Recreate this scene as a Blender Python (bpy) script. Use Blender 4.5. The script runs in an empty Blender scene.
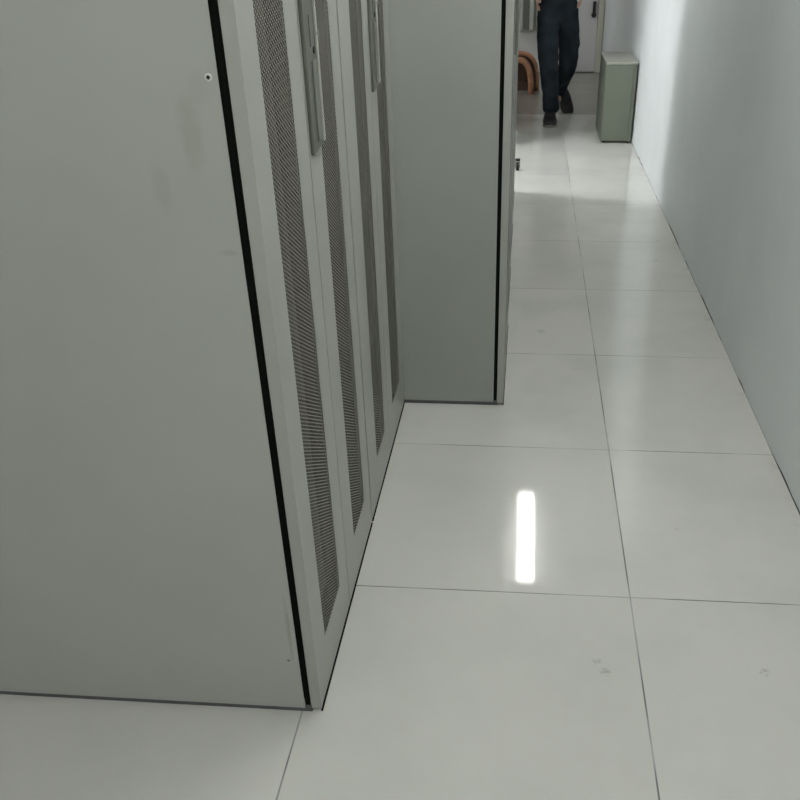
import bpy, bmesh, math, random
from mathutils import Vector, Matrix
random.seed(4)
scn = bpy.context.scene
C = scn.collection

# ------------------------------------------------------------------ materials
def mat(name, col, rough=.5, metal=0., spec=.5, noise=0., nscale=6., bump=0., bscale=60., coat=0., col2=None):
    m = bpy.data.materials.new(name); m.use_nodes = True
    nt = m.node_tree; b = nt.nodes['Principled BSDF']
    b.inputs['Base Color'].default_value = (*col, 1)
    b.inputs['Roughness'].default_value = rough
    b.inputs['Metallic'].default_value = metal
    b.inputs['Specular IOR Level'].default_value = spec
    b.inputs['Coat Weight'].default_value = coat
    tc = nt.nodes.new('ShaderNodeTexCoord')
    if noise or col2:
        n = nt.nodes.new('ShaderNodeTexNoise'); n.inputs['Scale'].default_value = nscale
        n.inputs['Detail'].default_value = 5
        nt.links.new(tc.outputs['Object'], n.inputs['Vector'])
        r = nt.nodes.new('ShaderNodeValToRGB')
        r.color_ramp.elements[0].position = .3; r.color_ramp.elements[1].position = .7
        c2 = col2 or tuple(c*(1-noise) for c in col)
        r.color_ramp.elements[0].color = (*c2, 1); r.color_ramp.elements[1].color = (*col, 1)
        nt.links.new(n.outputs['Fac'], r.inputs['Fac'])
        nt.links.new(r.outputs['Color'], b.inputs['Base Color'])
    if bump:
        n2 = nt.nodes.new('ShaderNodeTexNoise'); n2.inputs['Scale'].default_value = bscale
        n2.inputs['Detail'].default_value = 3
        nt.links.new(tc.outputs['Object'], n2.inputs['Vector'])
        bp = nt.nodes.new('ShaderNodeBump'); bp.inputs['Strength'].default_value = bump
        bp.inputs['Distance'].default_value = .01
        nt.links.new(n2.outputs['Fac'], bp.inputs['Height'])
        nt.links.new(bp.outputs['Normal'], b.inputs['Normal'])
    return m

class NB:
    """tiny node-math builder"""
    def __init__(s, nt): s.nt = nt
    def m(s, op, a, b=None, c=None, clamp=False):
        n = s.nt.nodes.new('ShaderNodeMath'); n.operation = op; n.use_clamp = clamp
        for i, v in enumerate((a, b, c)):
            if v is None: continue
            if isinstance(v, (int, float)): n.inputs[i].default_value = v
            else: s.nt.links.new(v, n.inputs[i])
        return n.outputs[0]
    def noise(s, vec, scale, detail=3, rough=.5):
        n = s.nt.nodes.new('ShaderNodeTexNoise'); n.inputs['Scale'].default_value = scale
        n.inputs['Detail'].default_value = detail; n.inputs['Roughness'].default_value = rough
        s.nt.links.new(vec, n.inputs['Vector']); return n.outputs['Fac']
    def mix(s, f, a, b):
        n = s.nt.nodes.new('ShaderNodeMix'); n.data_type = 'RGBA'
        for k, v in ((0, f), (6, a), (7, b)):
            if isinstance(v, (int, float)): n.inputs[k].default_value = v
            elif isinstance(v, tuple): n.inputs[k].default_value = (*v, 1)
            else: s.nt.links.new(v, n.inputs[k])
        return n.outputs[2]
    def smooth(s, v, lo, hi):
        n = s.nt.nodes.new('ShaderNodeMapRange'); n.interpolation_type = 'SMOOTHSTEP'
        n.inputs[1].default_value = lo; n.inputs[2].default_value = hi
        s.nt.links.new(v, n.inputs[0]); return n.outputs[0]

TILE = .8; TY = 1.883; XW = .556
def tile_floor():
    m = bpy.data.materials.new('glossy_tile'); m.use_nodes = True
    nt = m.node_tree; b = nt.nodes['Principled BSDF']; q = NB(nt)
    tc = nt.nodes.new('ShaderNodeTexCoord'); sx = nt.nodes.new('ShaderNodeSeparateXYZ')
    nt.links.new(tc.outputs['Object'], sx.inputs[0]); X, Y = sx.outputs[0], sx.outputs[1]
    u = q.m('DIVIDE', X, TILE); v = q.m('DIVIDE', q.m('SUBTRACT', Y, TY), TILE)
    def dist(t):   # distance in metres to nearest grid line
        f = q.m('FRACT', q.m('ADD', t, .5)); return q.m('MULTIPLY', q.m('ABSOLUTE', q.m('SUBTRACT', f, .5)), TILE)
    d = q.m('MINIMUM', dist(u), dist(v))
    nz = q.noise(tc.outputs['Object'], 3.1, 3)
    line = q.m('SUBTRACT', 1, q.smooth(d, .0012, .0027))
    line = q.m('MULTIPLY', line, q.m('ADD', .35, q.m('MULTIPLY', .65, q.smooth(nz, .3, .6))))
    # every tile a touch different
    cell = nt.nodes.new('ShaderNodeCombineXYZ')
    nt.links.new(q.m('FLOOR', u), cell.inputs[0]); nt.links.new(q.m('FLOOR', v), cell.inputs[1])
    wn = nt.nodes.new('ShaderNodeTexWhiteNoise'); nt.links.new(cell.outputs[0], wn.inputs['Vector'])
    cloud = q.noise(tc.outputs['Object'], 2.3, 6, .6)
    c = q.mix(wn.outputs['Value'], (.55, .555, .52), (.585, .59, .555))
    c = q.mix(q.smooth(cloud, .35, .75), c, (.51, .52, .485))
    # a few grubby spots and scuffs
    spot = None
    for sxx, syy, rr in ((.17, 2.217, .012), (-.087, 1.593, .02), (-.226, 3.735, .028), (-.105, 1.63, .015), (.45, 5.1, .02), (.40, 4.75, .018), (.30, 1.62, .018)):
        dd = q.m('SQRT', q.m('ADD', q.m('POWER', q.m('SUBTRACT', X, sxx), 2), q.m('POWER', q.m('SUBTRACT', Y, syy), 2)))
        s1 = q.m('SUBTRACT', 1, q.smooth(dd, rr*.3, rr))
        spot = s1 if spot is None else q.m('MAXIMUM', spot, s1)
    spot = q.m('MULTIPLY', spot, q.smooth(q.noise(tc.outputs['Object'], 90, 2), .35, .6))
    c = q.mix(q.m('MULTIPLY', spot, .45), c, (.22, .22, .2))
    # dirt gathered against the right wall
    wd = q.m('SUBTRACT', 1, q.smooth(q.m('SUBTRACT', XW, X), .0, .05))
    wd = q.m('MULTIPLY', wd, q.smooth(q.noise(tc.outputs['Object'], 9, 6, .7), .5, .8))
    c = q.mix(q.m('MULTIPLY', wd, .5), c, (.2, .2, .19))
    c = q.mix(q.m('MULTIPLY', line, .9), c, (.07, .07, .065))
    nt.links.new(c, b.inputs['Base Color'])
    rg = q.m('ADD', .03, q.m('MULTIPLY', cloud, .05))
    rg = q.m('ADD', rg, q.m('MULTIPLY', line, .5))
    nt.links.new(rg, b.inputs['Roughness'])
    b.inputs['Specular IOR Level'].default_value = .5
    bp = nt.nodes.new('ShaderNodeBump'); bp.inputs['Strength'].default_value = .25; bp.inputs['Distance'].default_value = .002
    hgt = q.m('SUBTRACT', q.m('MULTIPLY', q.noise(tc.outputs['Object'], 5, 1), .35), line)
    nt.links.new(hgt, bp.inputs['Height']); nt.links.new(bp.outputs['Normal'], b.inputs['Normal'])
    return m

def wall_paint(name, col, crack=False, crackx=0.):
    m = bpy.data.materials.new(name); m.use_nodes = True
    nt = m.node_tree; b = nt.nodes['Principled BSDF']; q = NB(nt)
    tc = nt.nodes.new('ShaderNodeTexCoord'); o = tc.outputs['Object']
    sx = nt.nodes.new('ShaderNodeSeparateXYZ'); nt.links.new(o, sx.inputs[0]); Z = sx.outputs[2]
    n1 = q.noise(o, 1.6, 5, .6)
    c = q.mix(q.smooth(n1, .3, .75), col, tuple(k*.93 for k in col))
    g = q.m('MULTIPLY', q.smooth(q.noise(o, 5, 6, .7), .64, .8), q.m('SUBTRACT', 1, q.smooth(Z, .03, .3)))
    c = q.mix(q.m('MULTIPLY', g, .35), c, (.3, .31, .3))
    if crack:
        n2 = q.noise(o, 2.2, 2)
        w = q.m('MULTIPLY', q.smooth(n2, .46, .62), .009)
        cr = q.m('LESS_THAN', Z, q.m('ADD', w, .0015))
        c = q.mix(cr, c, (.06, .06, .065))
    nt.links.new(c, b.inputs['Base Color']); b.inputs['Roughness'].default_value = .62
    bp = nt.nodes.new('ShaderNodeBump'); bp.inputs['Strength'].default_value = .12; bp.inputs['Distance'].default_value = .004
    nt.links.new(q.noise(o, 35, 4), bp.inputs['Height']); nt.links.new(bp.outputs['Normal'], b.inputs['Normal'])
    return m

def side_paint():
    """powder coat of the cabinet sides with the stains the photo shows"""
    m = bpy.data.materials.new('side_paint'); m.use_nodes = True
    nt = m.node_tree; b = nt.nodes['Principled BSDF']; q = NB(nt)
    tc = nt.nodes.new('ShaderNodeTexCoord'); o = tc.outputs['Object']
    sx = nt.nodes.new('ShaderNodeSeparateXYZ'); nt.links.new(o, sx.inputs[0]); X, Z = sx.outputs[0], sx.outputs[2]
    n1 = q.noise(o, 2.0, 5, .6)
    c = q.mix(q.smooth(n1, .3, .72), PAINT, tuple(k*.95 for k in PAINT))
    for cx, cz, rx, rz, a in ((-.094, 1.27, .022, .07, .30), (-.155, 1.19, .018, .04, .2), (-.07, 1.34, .02, .03, .16), (-.058, 1.085, .02, .006, .3), (-.05, .25, .006, .10, .5), (-.060, .163, .005, .004, 2.0)):
        dx = q.m('DIVIDE', q.m('SUBTRACT', X, cx), rx); dz = q.m('DIVIDE', q.m('SUBTRACT', Z, cz), rz)
        dd = q.m('SQRT', q.m('ADD', q.m('POWER', dx, 2), q.m('POWER', dz, 2)))
        dd = q.m('ADD', dd, q.m('MULTIPLY', q.m('SUBTRACT', q.noise(o, 30, 3), .5), 1.4))
        s1 = q.m('MULTIPLY', q.m('SUBTRACT', 1, q.smooth(dd, .3, 1.1)), a*.65)
        c = q.mix(s1, c, (.17, .165, .10))
    nt.links.new(c, b.inputs['Base Color']); b.inputs['Roughness'].default_value = .42
    b.inputs['Specular IOR Level'].default_value = .4
    return m

PAINT = (.40, .42, .385)
M = dict(
    floor=tile_floor(),
    floor2=mat('dull_grey_floor', (.30, .29, .255), .22, noise=.15, nscale=3),
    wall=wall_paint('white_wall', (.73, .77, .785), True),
    wall2=wall_paint('plain_wall', (.62, .62, .60)),
    ceil=mat('ceiling_white', (.75, .75, .73), .8),
    paint=mat('cabinet_paint', (.385, .395, .36), .40, noise=.09, nscale=3, spec=.4),
    side=side_paint(), side_cool=mat('side_paint_cool', (.335, .355, .328), .45, noise=.05, nscale=2.5, spec=.4),
    perf=mat('perforated_paint', (.30, .29, .25), .45),
    inner=mat('interior_shade', (.085, .085, .07), .7, noise=.3, nscale=9),  # dark tone puts the shade inside the cabinets into the colour
    gasket_gap=mat('gasket_gap_black', (.006, .007, .006), .9, spec=.05),  # gasket rubber; also the strip drawn as shade under the doors
    plinth=mat('plinth_grey', (.12, .12, .13), .6, noise=.3, nscale=15),
    handle=mat('handle_grey', (.135, .14, .12), .38, noise=.15, nscale=20),
    lever=mat('lever_grey', (.16, .165, .145), .35),
    slot=mat('slot_black', (.02, .02, .02), .6),
    chrome=mat('chrome', (.75, .75, .72), .22, 1.),
    screw=mat('screw_zinc', (.72, .72, .68), .5, .1),
    ped=mat('pedestal_green_grey', (.165, .185, .145), .45, noise=.08, nscale=5),
    ped_lit=mat('pedestal_lit_top', (.36, .375, .33), .4, noise=.06, nscale=6),  # same paint made lighter: light on the top put into the colour
    wood=mat('orange_brown_wood', (.55, .27, .15), .45, noise=.35, nscale=18),
    wood2=mat('dark_brown_wood', (.09, .045, .028), .6, noise=.4, nscale=12),
    jeans=mat('dark_denim', (.034, .044, .056), .85, noise=.6, nscale=7, bump=.4, bscale=40, spec=.15),
    shirt=mat('grey_shirt', (.10, .11, .13), .85, noise=.2, nscale=10, spec=.2),
    skin=mat('skin', (.52, .31, .22), .5),
    hair=mat('black_hair', (.012, .011, .01), .5, bump=.8, bscale=120),
    shoe=mat('black_shoe', (.018, .018, .02), .5, spec=.3),
    sole=mat('shoe_sole', (.20, .19, .17), .7),
    eye=mat('eye_white', (.7, .7, .68), .2), iris=mat('iris', (.02, .012, .01), .2),
    lip=mat('lips', (.38, .16, .13), .5),
    rubber=mat('black_rubber', (.02, .02, .02), .8, spec=.15),
    door=mat('door_white', (.66, .65, .66), .5),
    frame=mat('door_frame_cream', (.56, .55, .47), .5),
    encl=mat('enclosure_grey', (.42, .43, .40), .5),
)
def emit(name, col, s):
    m = bpy.data.materials.new(name); m.use_nodes = True; nt = m.node_tree
    b = nt.nodes['Principled BSDF']; b.inputs['Base Color'].default_value = (*col, 1)
    b.inputs['Emission Color'].default_value = (*col, 1); b.inputs['Emission Strength'].default_value = s
    return m
LAMP = 26.
M['lamp'] = emit('lamp_diffuser', (1., 1., .97), LAMP)
M['lamp2'] = emit('panel_diffuser', (1., 1., 1.), 50.)
M['lampbody'] = mat('lamp_body', (.7, .7, .7), .4)

# ------------------------------------------------------------------ helpers
def box(bm, x0, x1, y0, y1, z0, z1):
    v = [bm.verts.new(p) for p in ((x0,y0,z0),(x1,y0,z0),(x1,y1,z0),(x0,y1,z0),(x0,y0,z1),(x1,y0,z1),(x1,y1,z1),(x0,y1,z1))]
    for f in ((0,3,2,1),(4,5,6,7),(0,1,5,4),(1,2,6,5),(2,3,7,6),(3,0,4,7)): bm.faces.new([v[i] for i in f])
def disc_cyl(bm, c, axis, r, h, n=20, r2=None):
    axis = Vector(axis).normalized(); rot = axis.to_track_quat('Z', 'Y').to_matrix().to_4x4()
    bmesh.ops.create_cone(bm, cap_ends=True, segments=n, radius1=r, radius2=r if r2 is None else r2, depth=h,
                          matrix=Matrix.Translation(Vector(c)+axis*h/2) @ rot)
def obj(name, bm, m, parent=None, bevel=0., smooth=False, loc=None, seg=2):
    me = bpy.data.meshes.new(name)
    if isinstance(bm, bmesh.types.BMesh):
        bmesh.ops.recalc_face_normals(bm, faces=bm.faces); bm.to_mesh(me); bm.free()
    else:
        me.from_pydata(bm[0], [], bm[1]); me.update()
    o = bpy.data.objects.new(name, me); C.objects.link(o); me.materials.append(m)
    if parent: o.parent = parent
    if loc is not None: o.location = loc
    if smooth: me.shade_smooth()
    if bevel:
        b = o.modifiers.new('bevel', 'BEVEL'); b.width = bevel; b.segments = seg; b.limit_method = 'ANGLE'; b.angle_limit = .6
    return o
def tag(o, label=None, cat=None, group=None, kind=None):
    if label: o['label'] = label
    if cat: o['category'] = cat
    if group: o['group'] = group
    if kind: o['kind'] = kind
    return o
def empty(name, loc, label, cat, group=None):
    o = bpy.data.objects.new(name, None); C.objects.link(o); o.location = loc; o.empty_display_size = .1
    return tag(o, label, cat, group)
def struct(name, bm, m, bevel=0.): return tag(obj(name, bm, m, bevel=bevel), kind='structure')
def one(*b):
    bm = bmesh.new()
    for a in b: box(bm, *a)
    return bm
def copy_tree(o, parent=None):
    c = o.copy(); C.objects.link(c)
    if parent: c.parent = parent
    for ch in list(o.children): copy_tree(ch, c)
    return c

# ------------------------------------------------------------------ room
XL, Y0, Y1, ZC = -4.2, -2.6, 11.93, 2.68
FY = 9.08
XP = -.46      # unseen block added left of the passage to bound the side light
def quad(x0, x1, y0, y1, z):
    bm = bmesh.new(); bm.faces.new([bm.verts.new(p) for p in ((x0,y0,z),(x1,y0,z),(x1,y1,z),(x0,y1,z))]); return bm
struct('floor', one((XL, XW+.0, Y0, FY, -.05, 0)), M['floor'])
struct('floor', one((XL, XW+.0, FY, Y1, -.05, 0)), M['floor2'])
struct('ceiling', one((XL, XW, Y0, Y1, ZC, ZC+.05)), M['ceil'])
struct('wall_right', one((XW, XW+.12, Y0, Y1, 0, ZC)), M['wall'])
struct('wall_near', one((XL, XW, Y0-.12, Y0, 0, ZC)), M['wall2'])
struct('wall_back', one((XL, XW, Y1, Y1+.12, 0, ZC)), M['wall2'])
WY0, WY1, WZ0, WZ1 = 6.95, 7.45, 1.3, 2.45
struct('wall_left', one((XL-.12, XL, Y0, WY0, 0, ZC), (XL-.12, XL, WY1, Y1, 0, ZC), (XL-.12, XL, WY0, WY1, 0, WZ0), (XL-.12, XL, WY0, WY1, WZ1, ZC)), M['wall2'])
struct('wall_light_blocker', one((XP-.8, XP, 7.62, 9.1, 0, ZC)), M['wall2'])
bm = one((XL-.09, XL-.03, WY0, WY0+.04, WZ0, WZ1), (XL-.09, XL-.03, WY1-.04, WY1, WZ0, WZ1), (XL-.09, XL-.03, WY0+.04, WY1-.04, WZ0, WZ0+.04), (XL-.09, XL-.03, WY0+.04, WY1-.04, WZ1-.04, WZ1))
struct('added_window_1', bm, M['frame'])  # unseen window, added to bring in light from the left
# white door in the back wall with its cream frame
d = struct('door_1', one((-.19, .478, Y1-.035, Y1-.002, .012, 2.05)), M['door'], .002)
bm = bmesh.new(); disc_cyl(bm, (.43, Y1-.035, .62), (0,-1,0), .028, .02); box(bm, .412, .448, Y1-.06, Y1-.045, .60, .76)
obj('door_lock', bm, M['slot'], d)
struct('trim_1', one((.482, .548, Y1-.05, Y1-.002, 0, 2.12), (-.25, -.194, Y1-.05, Y1-.002, .47, 2.12), (-.194, .482, Y1-.05, Y1-.002, 2.06, 2.12)), M['frame'], .003)

# ------------------------------------------------------------------ perforated sheet (real holes)
def perforated(w, z0, z1, p=.0086, hole=.76):
    """hexagonal cells in the plane x=0, y 0..w; each cell is a hexagon with a six-sided hole"""
    V, F = [], []
    R = p/math.sqrt(3); colw = p*math.sqrt(3)/2; nc = int((w-2*.5*p)/colw); off = (w-nc*colw)/2
    nr = int((z1-z0)/p)
    for i in range(-1, nc+2):
        for j in range(-1, nr+1):
            y = off+i*colw; z = z0+p/2+j*p+(p/2 if i % 2 else 0)
            solid = i < 0 or i > nc or z-p*.5 < z0-.0005 or z+p*.5 > z1+.0005
            b = len(V)
            for k in range(6):
                a = math.pi/3*k; V.append((0, y+R*math.cos(a), z+R*math.sin(a)))
            if solid: F.append(tuple(range(b, b+6)))
            else:
                for k in range(6):
                    a = math.pi/3*k; V.append((0, y+R*hole*math.cos(a), z+R*hole*math.sin(a)))
                for k in range(6):
                    l = (k+1) % 6; F.append((b+k, b+l, b+6+l, b+6+k))
    return V, F
PZ0, PZ1 = .144, 1.95
H = 2.15
def door_leaf(root, y0, y1, my0, my1):
    T = .024; z0, z1 = .008, H-.012; m = .006
    bm = bmesh.new()
    # front sheet and folded edge with the slot for the perforated strip
    outer = [(y0, z0), (y1, z0), (y1, z1), (y0, z1)]
    inner = [(my0, PZ0), (my1, PZ0), (my1, PZ1), (my0, PZ1)]
    fo = [bm.verts.new((0, a, b)) for a, b in outer]; fi = [bm.verts.new((0, a, b)) for a, b in inner]
    lip = [(y0+.014, z0+.014), (y1-.014, z0+.014), (y1-.014, z1-.014), (y0+.014, z1-.014)]
    bo = [bm.verts.new((-T, a, b)) for a, b in outer]; bi = [bm.verts.new((-T, a, b)) for a, b in lip]
    for k in range(4):
        l = (k+1) % 4
        bm.faces.new((fo[k], fo[l], fi[l], fi[k])); bm.faces.new((bo[l], bo[k], bi[k], bi[l]))
        bm.faces.new((fo[l], fo[k], bo[k], bo[l]))
    d = obj('door', bm, M['paint'], root, .0012)
    m3 = .002; bm = bmesh.new()
    a0, a1, c0, c1 = y0+.016, y1-.016, z0+.016, z1-.016
    for bb in ((a0, my0-m3, c0, c1), (my1+m3, a1, c0, c1), (my0-m3, my1+m3, c0, PZ0-m3), (my0-m3, my1+m3, PZ1+m3, c1)):
        box(bm, -.003, -.0015, *bb)
    obj('door_shade_sheet', bm, M['inner'], d)
    V, F = perforated(my1-my0, PZ0, PZ1)
    obj('perforated_panel', (V, F), M['perf'], d, loc=(-.0008, my0, 0))
    return d
def handle(root, y0, y1):
    """swing handle: recessed housing, lever, keyhole and a pale strip painted as light on the rim"""
    hz0, hz1 = 1.155, 1.62
    bm = bmesh.new()
    p = [(y0, hz0), (y1, hz0+.006), (y1, hz1), (y0, hz1)]
    f = [bm.verts.new((.008, a, b)) for a, b in p]; g = [bm.verts.new((0.0002, a, b)) for a, b in p]
    bm.faces.new(f); bm.faces.new(g[::-1])
    for k in range(4): l = (k+1) % 4; bm.faces.new((f[l], f[k], g[k], g[l]))
    h = obj('handle', bm, M['handle'], root, .002)
    w = y1-y0; a = y0+w*.40; b = y1-w*.16
    obj('lever', one((.008, .0115, a, b, hz0+.02, 1.322)), M['lever'], h, .002)
    obj('edge_strip', one((.008, .0125, y1-w*.11, y1-w*.02, hz0+.012, hz1-.01)), M['rim_glint'], h, .001)  # pale strip paints the light caught by the bevelled rim
    obj('slot', one((.0081, .0087, y0+w*.42, y0+w*.47, 1.345, 1.40)), M['slot'], h)
    bm = bmesh.new(); disc_cyl(bm, (.008, y0+w*.68, 1.338), (1,0,0), .0065, .0025, 16)
    obj('keyhole', bm, M['slot'], h)
    bm = bmesh.new(); disc_cyl(bm, (.0125, y1-w*.065, 1.365), (1,0,0), .0055, .003, 12)
    obj('rivet', bm, M['chrome'], h)
M['rim_glint'] = mat('rim_highlight', (.52, .53, .49), .3, .3)

DEP = .92
def cabinet(loc, label, W, leaves, group=None, first=False, side='side_cool'):
    """front plane x=0, width along +y, body behind the doors"""
    root = empty('electrical_cabinet', loc, label, 'cabinet', group)
    xf = -.037
    # carcass frame, its inside shade put in as dark sheets: top, bottom, back and the front rim
    bm = one((-DEP, xf, .0015, W-.0015, H-.02, H), (-DEP, xf, .0015, W-.0015, .02, .04), (-DEP, -DEP+.01, .0015, W-.0015, .04, H-.02))
    obj('carcass', bm, M['paint'], root)
    obj('floor_shade_sheet', one((-.19, xf-.032, .003, W-.003, .0402, .0412)), M['inner'], root)  # dark sheet standing in for shade on the cabinet bottom
    obj('door_gap_shade', one((-.002, .0022, .007, W-.002, 0, .0042)), M['gasket_gap'], root)  # black strip standing in for the shaded gap under the doors
    obj('inner_shade_plate', one((-.20, -.19, .012, W-.012, .05, H-.03)), M['inner'], root)
    bm = one((xf-.03, xf+.0125, .006, .022, .018, H-.008), (xf-.03, xf+.0125, W-.022, W-.006, .018, H-.008),
             (xf-.03, xf+.0125, .022, W-.022, .018, .05), (xf-.03, xf+.0125, .022, W-.022, H-.05, H-.008))
    mid = leaves[0][1]
    box(bm, xf-.02, xf+.0125, mid-.015, mid+.018, .05, H-.05)
    obj('door_gasket', bm, M['gasket_gap'], root)
    for s in (0, 1):
        ya, yb = (0, .0015) if s == 0 else (W-.0015, W)
        sp = obj('side_panel', one((-DEP, xf, ya, yb, .015, H)), M[side], root)
        obj('side_shade_sheet', one((-DEP+.01, xf-.001, yb, yb+.0006, .04, H-.02) if s == 0 else (-DEP+.01, xf-.001, ya-.0006, ya, .04, H-.02)), M['inner'], sp)
        if s == 0:
            for z in ((1.352,) if first else ()):
                bm = bmesh.new(); disc_cyl(bm, (-.0515, 0, z), (0,-1,0), .0060, .0013, 20, .0048)
                sc = obj('screw', bm, M['screw'], sp)
            if not first: continue
            bm = one((-.0545, -.0485, -.0016, -.0010, 1.3505, 1.3535), (-.0530, -.0500, -.0016, -.0010, 1.3490, 1.3550))
            obj('screw_slot', bm, M['slot'], sp)
    obj('plinth', one((-DEP+.01, -.022, .004, W-.004, 0, .0195)), M['plinth'], root)
    for L in leaves: door_leaf(root, *L)
    handle(root, leaves[1][0]+.008, leaves[1][0]+.104)
    return root

XC = -.754
def rel(y, a): return tuple(round(k-y, 4) for k in a)
Ya = 1.410
cabinet((XC, Ya, 0), 'nearest light grey electrical cabinet whose broad plain side panel fills the left', 2.186-Ya,
        [rel(Ya, (1.416, 1.7975, 1.515, 1.703)), rel(Ya, (1.8045, 2.180, 1.915, 2.09))], 'grey cabinets with perforated doors', True, 'side')
Yb = 2.189
cabinet((XC, Yb, 0), 'light grey electrical cabinet right behind the nearest one, against the protruding cabinet side', 2.990-Yb,
        [rel(Yb, (2.197, 2.5885, 2.335, 2.508)), rel(Yb, (2.5925, 2.986, 2.70, 2.885))], 'grey cabinets with perforated doors')
Yc = 2.9935
WC = .8
c0 = cabinet((-.376, Yc, 0), 'protruding grey cabinet showing its plain side panel and dark door gap', WC,
        [(.004, .398, .12, .30), (.402, .796, .50, .68)], 'cabinets standing further out in the passage')
ordn = ['second cabinet of the protruding row, just behind the one showing its side', 'third cabinet of the protruding row, seen only as a sliver of door edge', 'last cabinet of the protruding row, beside the bright floor patch']
for k in range(3):
    c = copy_tree(c0); c.location = (-.376-.0045*(k+1), Yc+(WC+.003)*(k+1), 0); c['label'] = ordn[k]

# ------------------------------------------------------------------ small pedestal cabinet
pr = empty('metal_pedestal', (.296, 7.78, 0), 'small green-grey metal pedestal cabinet standing against the white wall', 'cabinet')
W_, D_, H_ = .248, .68, .606
obj('body', one((0, W_, .016, D_, .012, H_-.016)), M['ped'], pr, .002)
obj('top', one((-.002, W_+.002, -.002, D_+.002, H_-.016, H_)), M['ped_lit'], pr, .004)
fp = obj('front_panel', one((.004, W_-.030, 0, .0155, .016, H_-.018)), M['ped'], pr, .0015)
obj('edge_strip', one((W_-.027, W_-.004, .002, .0155, .016, H_-.018)), M['ped'], pr, .0015)
bm = bmesh.new()
for x in (.03, W_-.03):
    for y in (.05, D_-.05):
        bm = bmesh.new(); disc_cyl(bm, (x, y, 0), (0,0,1), .014, .012, 14); obj('foot', bm, M['rubber'], pr)

# ------------------------------------------------------------------ tubes / sweeps
def sweep(bm, pts, rx, ry=None, n=10, up=Vector((0,1,0))):
    ry = ry or rx; rings = []
    for i, p in enumerate(pts):
        a = pts[max(i-1, 0)]; b = pts[min(i+1, len(pts)-1)]
        t = (Vector(b)-Vector(a)).normalized(); s = up.cross(t).normalized(); u = t.cross(s)
        rings.append([bm.verts.new(Vector(p)+s*rx*math.cos(2*math.pi*k/n)+u*ry*math.sin(2*math.pi*k/n)) for k in range(n)])
    for r0, r1 in zip(rings, rings[1:]):
        for k in range(n): bm.faces.new((r0[k], r0[(k+1) % n], r1[(k+1) % n], r1[k]))
    bm.faces.new(rings[0][::-1]); bm.faces.new(rings[-1])

# bentwood stool behind the walking person
st = empty('bentwood_stool', (-.43, 10.42, 0), 'low brown stool with curved orange-brown wooden arches, left of the walking person', 'stool')
def arch(y, hw, hgt, w, d, cx=0., ez=.62, ex=.7):
    pts = []
    for k in range(25):
        a = math.pi*k/24; s = math.sin(a)
        pts.append((cx-hw*math.copysign(abs(math.cos(a))**ex, math.cos(a)), y, 0.001+hgt*s**ez))
    pts[0] = (cx-hw, y, 0.0); pts[-1] = (cx+hw, y, 0.0)
    bm = bmesh.new(); sweep(bm, pts, w, d, 12, Vector((0,1,0))); return bm
obj('rear_arch', arch(.10, .205, .36, .030, .028), M['wood'], st, smooth=True)
obj('front_arch', arch(-.14, .145, .330, .030, .03, .0, .8, .8), M['wood'], st, smooth=True)
bm = bmesh.new()
for k in range(9): box(bm, -.07+k*.016, -.057+k*.016, -.118, .078, .30, .325)
obj('seat', bm, M['wood'], st, .002)
bm = bmesh.new(); fr = []
for yy in (.06, .075):
    fr.append([bm.verts.new((-.198*math.copysign(abs(math.cos(math.pi*k/24))**.7, math.cos(math.pi*k/24)), yy, .004+.345*math.sin(math.pi*k/24)**.62)) for k in range(25)])
bm.faces.new(fr[0]); bm.faces.new(fr[1][::-1])
for k in range(25): bm.faces.new((fr[0][k], fr[0][(k+1) % 25], fr[1][(k+1) % 25], fr[1][k]))
obj('back_board', bm, M['wood2'], st)
obj('lower_rail', one((-.11, .11, -.118, -.10, .03, .12)), M['wood2'], st, .003)

# grey enclosure low on the back wall, left of the door
en = empty('wall_enclosure', (-.36, Y1, .47), 'grey two-door enclosure low on back wall, behind the walking person', 'cabinet')
obj('enclosure_body', one((-.095, .085, -.10, -.002, -.005, .9)), M['encl'], en, .002)
obj('enclosure_door', one((-.093, -.046, -.112, -.101, 0, .895)), M['encl'], en, .002)
obj('enclosure_door', one((.036, .083, -.112, -.101, 0, .895)), M['encl'], en, .002)
obj('dark_slot', one((-.044, .034, -.106, -.101, .0, .895)), M['slot2'] if 'slot2' in M else mat('shadow_grey', (.13,.135,.12), .6), en)

# dark caster of something standing in the side opening
ca = empty('caster', (-.376, 6.80, 0), 'small dark rubber caster on bright floor at end of cabinet row', 'caster')
bm = bmesh.new(); disc_cyl(bm, (-.011, 0, .03), (1,0,0), .03, .022, 24); obj('wheel', bm, M['rubber'], ca, .004)
bm = bmesh.new(); box(bm, -.018, -.013, -.014, .016, .02, .078); box(bm, .013, .018, -.014, .016, .02, .078); box(bm, -.018, .018, -.014, .016, .066, .082)
obj('fork', bm, M['rubber'], ca, .002)

# ------------------------------------------------------------------ ceiling lamps
def lamp(y, label, x=-.207):
    r = empty('batten_light', (x, y, ZC), label, 'ceiling light', 'batten lights under the ceiling')
    obj('housing', one((-.068, .068, -.615, .615, -.045, 0)), M['lampbody'], r, .004)
    obj('diffuser', one((-.0625, .0625, -.575, .575, -.08, -.046)), M['lamp'], r, .006)
    return r
lamp(5.83, 'long white batten light whose glow reflects in the floor tiles')
lamp(2.3, 'added fill batten light above the passage beside the nearest cabinets')  # unseen lamp added to brighten the near wall and door fronts
lamp(.15, 'added fill batten light above the photographer, nearest the camera')  # unseen lamp added to light the near floor and side panel
lamp(-1.5, 'added fill batten light in the open room behind the photographer', -2.0)  # unseen lamp added to lift the near side panel and right wall
r = empty('panel_light', (-1.75, 6.66, ZC), 'narrow rectangular panel light in the side opening past the cabinet row', 'ceiling light')
obj('housing', one((-.61, .61, -.16, .16, -.04, 0)), M['lampbody'], r, .003)
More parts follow.
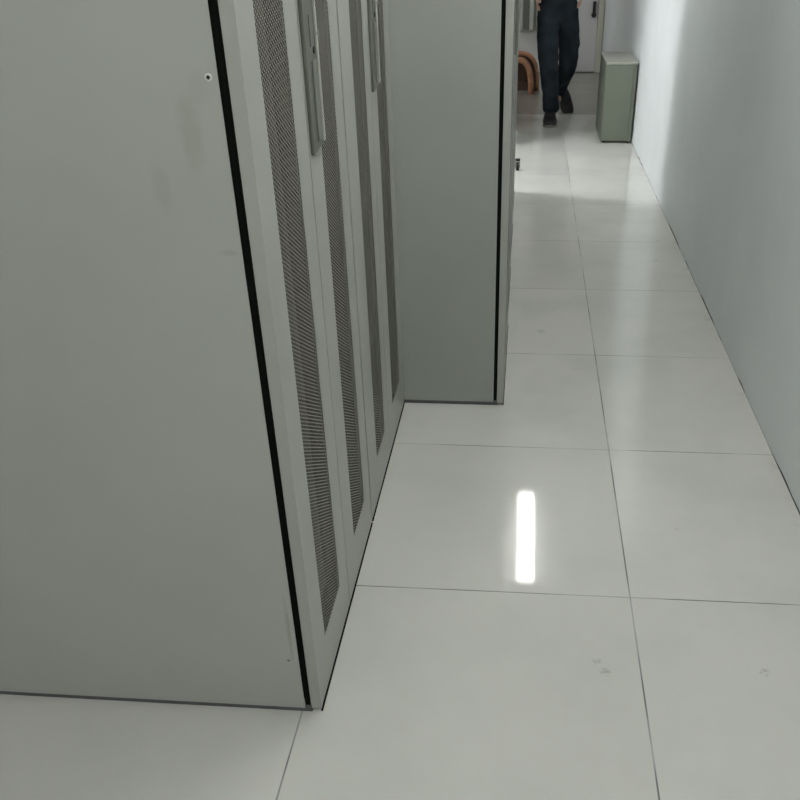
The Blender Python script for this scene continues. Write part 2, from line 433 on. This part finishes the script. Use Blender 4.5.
obj('diffuser', one((-.59, .59, -.14, .14, -.055, -.041)), M['lamp2'], r, .002)
lamp(10.4, 'added fill batten light in the unseen far bay beyond the light blocker', -1.9)  # unseen lamp added to brighten the dark far end

# ------------------------------------------------------------------ person
def skin_mesh(name, J, E, root, m, parent, lvl=2, disp=0., tail=None):
    names = list(J); me = bpy.data.meshes.new(name)
    me.from_pydata([J[k][0] for k in names], [(names.index(a), names.index(b)) for a, b in E], [])
    o = bpy.data.objects.new(name, me); C.objects.link(o)
    sk = o.modifiers.new('s', 'SKIN'); sk.use_smooth_shade = True
    ld = me.skin_vertices[0].data
    for i, k in enumerate(names):
        r = J[k][1]; ld[i].radius = (r, r) if not isinstance(r, tuple) else r
        ld[i].use_root = (k == root)
    ss = o.modifiers.new('u', 'SUBSURF'); ss.levels = lvl; ss.render_levels = lvl
    if disp:
        tx = bpy.data.textures.new('folds', 'CLOUDS'); tx.noise_scale = .07
        dm = o.modifiers.new('d', 'DISPLACE'); dm.texture = tx; dm.strength = disp; dm.mid_level = .5; dm.texture_coords = 'LOCAL'
    dg = bpy.context.evaluated_depsgraph_get(); dg.update()
    nm = bpy.data.meshes.new_from_object(o.evaluated_get(dg))
    C.objects.unlink(o); bpy.data.objects.remove(o)
    n = bpy.data.objects.new(name, nm); C.objects.link(n)
    nm.materials.clear(); nm.materials.append(m); nm.shade_smooth()
    n.parent = parent
    return n
PX, PY = -.08, 8.62
pe = empty('person', (PX, PY, 0), 'person in dark blue jeans and black shoes walking towards the camera', 'person')
def L(x, y, z): return (x-PX, y-PY, z)
B = {
 'pelvis': (L(-.085, 8.72, .97), (.125, .10)), 'waist': (L(-.085, 8.71, 1.10), (.115, .085)), 'chest': (L(-.085, 8.70, 1.26), (.135, .095)),
 'ucx': (L(-.085, 8.70, 1.38), (.12, .08)), 'neck': (L(-.085, 8.69, 1.455), .052), 'head0': (L(-.085, 8.67, 1.50), .062),
 'head1': (L(-.085, 8.66, 1.57), (.080, .092)), 'head2': (L(-.085, 8.665, 1.635), (.066, .078)),
 'hl': (L(-.165, 8.71, .90), .088), 'kl': (L(-.142, 8.62, .47), .055), 'cl': (L(-.120, 8.65, .32), .052), 'al': (L(-.104, 8.63, .09), .034), 'fl': (L(-.108, 8.52, .04), (.028, .024)), 'tl': (L(-.110, 8.47, .028), (.026, .014)),
 'hr': (L(-.005, 8.73, .90), .088), 'kr': (L(.040, 8.80, .47), .055), 'cr': (L(.008, 8.98, .32), .048), 'ar': (L(-.005, 9.25, .16), .03), 'fr': (L(.03, 9.20, .075), (.026, .026)), 'tr': (L(.05, 9.17, .03), (.025, .015)),
 'sl': (L(-.235, 8.70, 1.385), .052), 'el': (L(-.295, 8.76, 1.14), .037), 'wl': (L(-.275, 8.58, 1.04), .026), 'pl': (L(-.27, 8.53, 1.02), (.036, .018)),
 'sr': (L(.065, 8.70, 1.385), .052), 'er': (L(.125, 8.76, 1.14), .037), 'wr': (L(.105, 8.57, 1.06), .026), 'pr': (L(.10, 8.52, 1.04), (.036, .018)),
}
E_ = [('pelvis','waist'),('waist','chest'),('chest','ucx'),('ucx','neck'),('neck','head0'),('head0','head1'),('head1','head2'),
      ('pelvis','hl'),('hl','kl'),('kl','cl'),('cl','al'),('al','fl'),('fl','tl'),('pelvis','hr'),('hr','kr'),('kr','cr'),('cr','ar'),('ar','fr'),('fr','tr'),
      ('ucx','sl'),('sl','el'),('el','wl'),('wl','pl'),('ucx','sr'),('sr','er'),('er','wr'),('wr','pr')]
# fingers: four curled chains and a thumb rooted in each palm
for side, s in (('l', -1), ('r', 1)):
    px, py, pz = B['p'+side][0]
    for k, (dy, ln) in enumerate(((-.026, .066), (-.009, .074), (.009, .069), (.026, .055))):
        a = (px, py+dy, pz-.032); b = (px-s*.004, py+dy*1.05, pz-.032-ln*.45); c = (px-s*.016, py+dy*1.0, pz-.032-ln*.8); d = (px-s*.030, py+dy*.95, pz-.032-ln)
        prev = 'p'+side
        for q_, (pt, r) in enumerate(((a, .0095), (b, .0088), (c, .008), (d, .007))):
            nm_ = f'{side}f{k}{q_}'; B[nm_] = (pt, r); E_.append((prev, nm_)); prev = nm_
    t1 = (px-s*.012, py-.036, pz+.012); t2 = (px-s*.022, py-.052, pz-.018); t3 = (px-s*.030, py-.056, pz-.045)
    prev = 'p'+side
    for q_, (pt, r) in enumerate(((t1, .012), (t2, .0105), (t3, .008))):
        nm_ = f'{side}t{q_}'; B[nm_] = (pt, r); E_.append((prev, nm_)); prev = nm_
skin_mesh('body', B, E_, 'pelvis', M['skin'], pe)
# jeans
J = {
 'p': (L(-.085, 8.72, .95), (.160, .130)), 'w': (L(-.085, 8.715, 1.06), (.155, .12)),
 'hl': (L(-.166, 8.71, .88), (.112, .112)), 'tl': (L(-.156, 8.66, .68), (.112, .108)), 'kl': (L(-.143, 8.61, .47), (.086, .088)), 'cl': (L(-.118, 8.64, .30), (.078, .08)), 'ml': (L(-.106, 8.63, .17), (.072, .078)), 'al': (L(-.104, 8.615, .075), (.078, .09)),
 'hr': (L(.002, 8.73, .88), (.114, .112)), 'tr': (L(.026, 8.765, .68), (.110, .108)), 'kr': (L(.040, 8.80, .49), (.096, .092)), 'k2': (L(.018, 8.89, .38), (.078, .08)), 'cr': (L(-.008, 9.04, .27), (.056, .07)), 'ar': (L(-.012, 9.21, .175), (.048, .066)),
}
JE = [('p','w'),('p','hl'),('hl','tl'),('tl','kl'),('kl','cl'),('cl','ml'),('ml','al'),('p','hr'),('hr','tr'),('tr','kr'),('kr','k2'),('k2','cr'),('cr','ar')]
skin_mesh('jeans', J, JE, 'p', M['jeans'], pe, 2, .022)
S_ = {'h': (L(-.085, 8.715, .93), (.185, .155)), 'w': (L(-.085, 8.71, 1.12), (.155, .122)), 'c': (L(-.085, 8.70, 1.27), (.162, .12)), 'u': (L(-.085, 8.70, 1.385), (.13, .092)), 'n': (L(-.085, 8.695, 1.445), (.072, .066)),
      'sl': (L(-.240, 8.70, 1.385), .070), 'bl': (L(-.275, 8.72, 1.25), .062), 'sr': (L(.070, 8.70, 1.385), .070), 'br': (L(.105, 8.705, 1.25), .062)}
skin_mesh('shirt', S_, [('h','w'),('w','c'),('c','u'),('u','n'),('u','sl'),('sl','bl'),('u','sr'),('sr','br')], 'c', M['shirt'], pe, 2, .012)
def shoe(loc, rot, pitch):
    """lofted shoe: toe towards -y; sole a part of its own"""
    sec = [(-.150, .022, .030), (-.140, .036, .040), (-.115, .046, .052), (-.075, .050, .064), (-.03, .046, .085), (.01, .040, .105), (.05, .037, .112), (.085, .036, .108), (.105, .028, .095), (.112, .016, .08)]
    def loft(z0, k, top):
        bm = bmesh.new(); rings = []
        for y, w, h in sec:
            hh = h if top is None else top; w = w*k; ring = []
            for q_ in range(12):
                a = 2*math.pi*q_/12; cx_, cz_ = math.cos(a), math.sin(a)
                ring.append(bm.verts.new((w*math.copysign(abs(cx_)**.7, cx_), y*(1.03 if k > 1 else 1), z0+(hh-z0)*(.5+.5*math.copysign(abs(cz_)**.6, cz_)))))
            rings.append(ring)
        for r0, r1 in zip(rings, rings[1:]):
            for q_ in range(12): bm.faces.new((r0[q_], r0[(q_+1) % 12], r1[(q_+1) % 12], r1[q_]))
        bm.faces.new(rings[0][::-1]); bm.faces.new(rings[-1]); return bm
    mt = Matrix.Rotation(rot, 4, 'Z') @ Matrix.Rotation(pitch, 4, 'X')
    s = obj('shoe', loft(.014, 1., None), M['shoe'], pe, smooth=True); s.matrix_local = Matrix.Translation(loc) @ mt @ Matrix.Diagonal((1.28, 1.0, 1.12, 1))
    obj('sole', loft(.0, 1.06, .02), M['sole'], s, smooth=False)
    bm = bmesh.new()
    for k in range(4):
        yy = -.085+k*.018; zz = .066+k*.0085
        sweep(bm, [(-.026, yy, zz-.006), (-.012, yy, zz+.002), (.012, yy, zz+.002), (.026, yy, zz-.006)], .0028, n=6)
    obj('laces', bm, M['slot'], s)
shoe(Vector(L(-.112, 8.575, 0)), .02, 0)
shoe(Vector(L(.026, 9.27, .062)), .48, math.radians(40))
# face, ears and hair
hx, hy, hz = L(-.085, 8.655, 1.58)
def ball(name, c, r, m, sc=(1,1,1)):
    bm = bmesh.new(); bmesh.ops.create_uvsphere(bm, u_segments=16, v_segments=10, radius=r, matrix=Matrix.Translation(c) @ Matrix.Diagonal((*sc, 1)))
    return obj(name, bm, m, pe, smooth=True)
for s in (-1, 1):
    e = ball('eye', (hx+s*.03, hy-.076, hz), .012, M['eye'])
    bm = bmesh.new(); bmesh.ops.create_uvsphere(bm, u_segments=12, v_segments=8, radius=.006, matrix=Matrix.Translation((hx+s*.03, hy-.0845, hz)))
    obj('iris', bm, M['iris'], e, smooth=True)
    ball('eyebrow', (hx+s*.03, hy-.080, hz+.023), .016, M['hair'], (1, .4, .25))
    ball('ear', (hx+s*.077, hy+.008, hz-.008), .03, M['skin'], (.3, .6, 1))
ball('nose', (hx, hy-.088, hz-.025), .018, M['skin'], (.7, .9, 1.4))
ball('mouth', (hx, hy-.078, hz-.062), .024, M['lip'], (1, .35, .32))
bm = bmesh.new(); bmesh.ops.create_uvsphere(bm, u_segments=28, v_segments=18, radius=1, matrix=Matrix.Translation((hx, hy+.018, hz+.035)) @ Matrix.Diagonal((.087, .098, .085, 1)))
for v in list(bm.verts):
    if v.co.z < hz-.05 or (v.co.y < hy-.045 and v.co.z < hz+.05): bm.verts.remove(v)
h_ = obj('hair', bm, M['hair'], pe, smooth=True); so = h_.modifiers.new('t', 'SOLIDIFY'); so.thickness = .008

# ------------------------------------------------------------------ area lamp at the added, unseen left window
w = bpy.data.worlds.new('sky'); scn.world = w; w.use_nodes = True
w.node_tree.nodes['Background'].inputs[0].default_value = (.78, .86, 1., 1); w.node_tree.nodes['Background'].inputs[1].default_value = 1.0
ld = bpy.data.lights.new('left_fill_light', 'AREA'); ld.shape = 'RECTANGLE'; ld.size = WZ1-WZ0-.1; ld.size_y = WY1-WY0-.1
ld.energy = 22; ld.color = (.93, .96, 1.)
lo = bpy.data.objects.new('left_fill_light', ld); C.objects.link(lo); lo.location = (XL-.10, (WY0+WY1)/2, (WZ0+WZ1)/2)
lo.rotation_euler = (0, -math.pi/2, 0)

# ------------------------------------------------------------------ camera
cam = bpy.data.cameras.new('camera'); co = bpy.data.objects.new('camera', cam); C.objects.link(co); scn.camera = co
yaw, pit, rol = -.0909095, .57447643, -.01363757
cy, sy, cp, sp = math.cos(yaw), math.sin(yaw), math.cos(pit), math.sin(pit)
fwd = Vector((sy*cp, cy*cp, -sp)); right = Vector((cy, -sy, 0)); up = right.cross(fwd)
r2 = math.cos(rol)*right+math.sin(rol)*up; u2 = -math.sin(rol)*right+math.cos(rol)*up
mw = Matrix(((r2.x, u2.x, -fwd.x, -.3293), (r2.y, u2.y, -fwd.y, 0), (r2.z, u2.z, -fwd.z, 1.5407), (0,0,0,1)))
co.matrix_world = mw
cam.sensor_width = 36; cam.sensor_fit = 'HORIZONTAL'; cam.lens = 36*878.748/800
cam.shift_x = -(444.953-400)/800; cam.shift_y = (493.005-400)/800
cam.clip_start = .05; cam.clip_end = 60

scn.view_settings.view_transform = 'Standard'; scn.view_settings.look = 'None'
scn.view_settings.gamma = 1; scn.view_settings.use_curve_mapping = False
scn.view_settings.exposure = .35
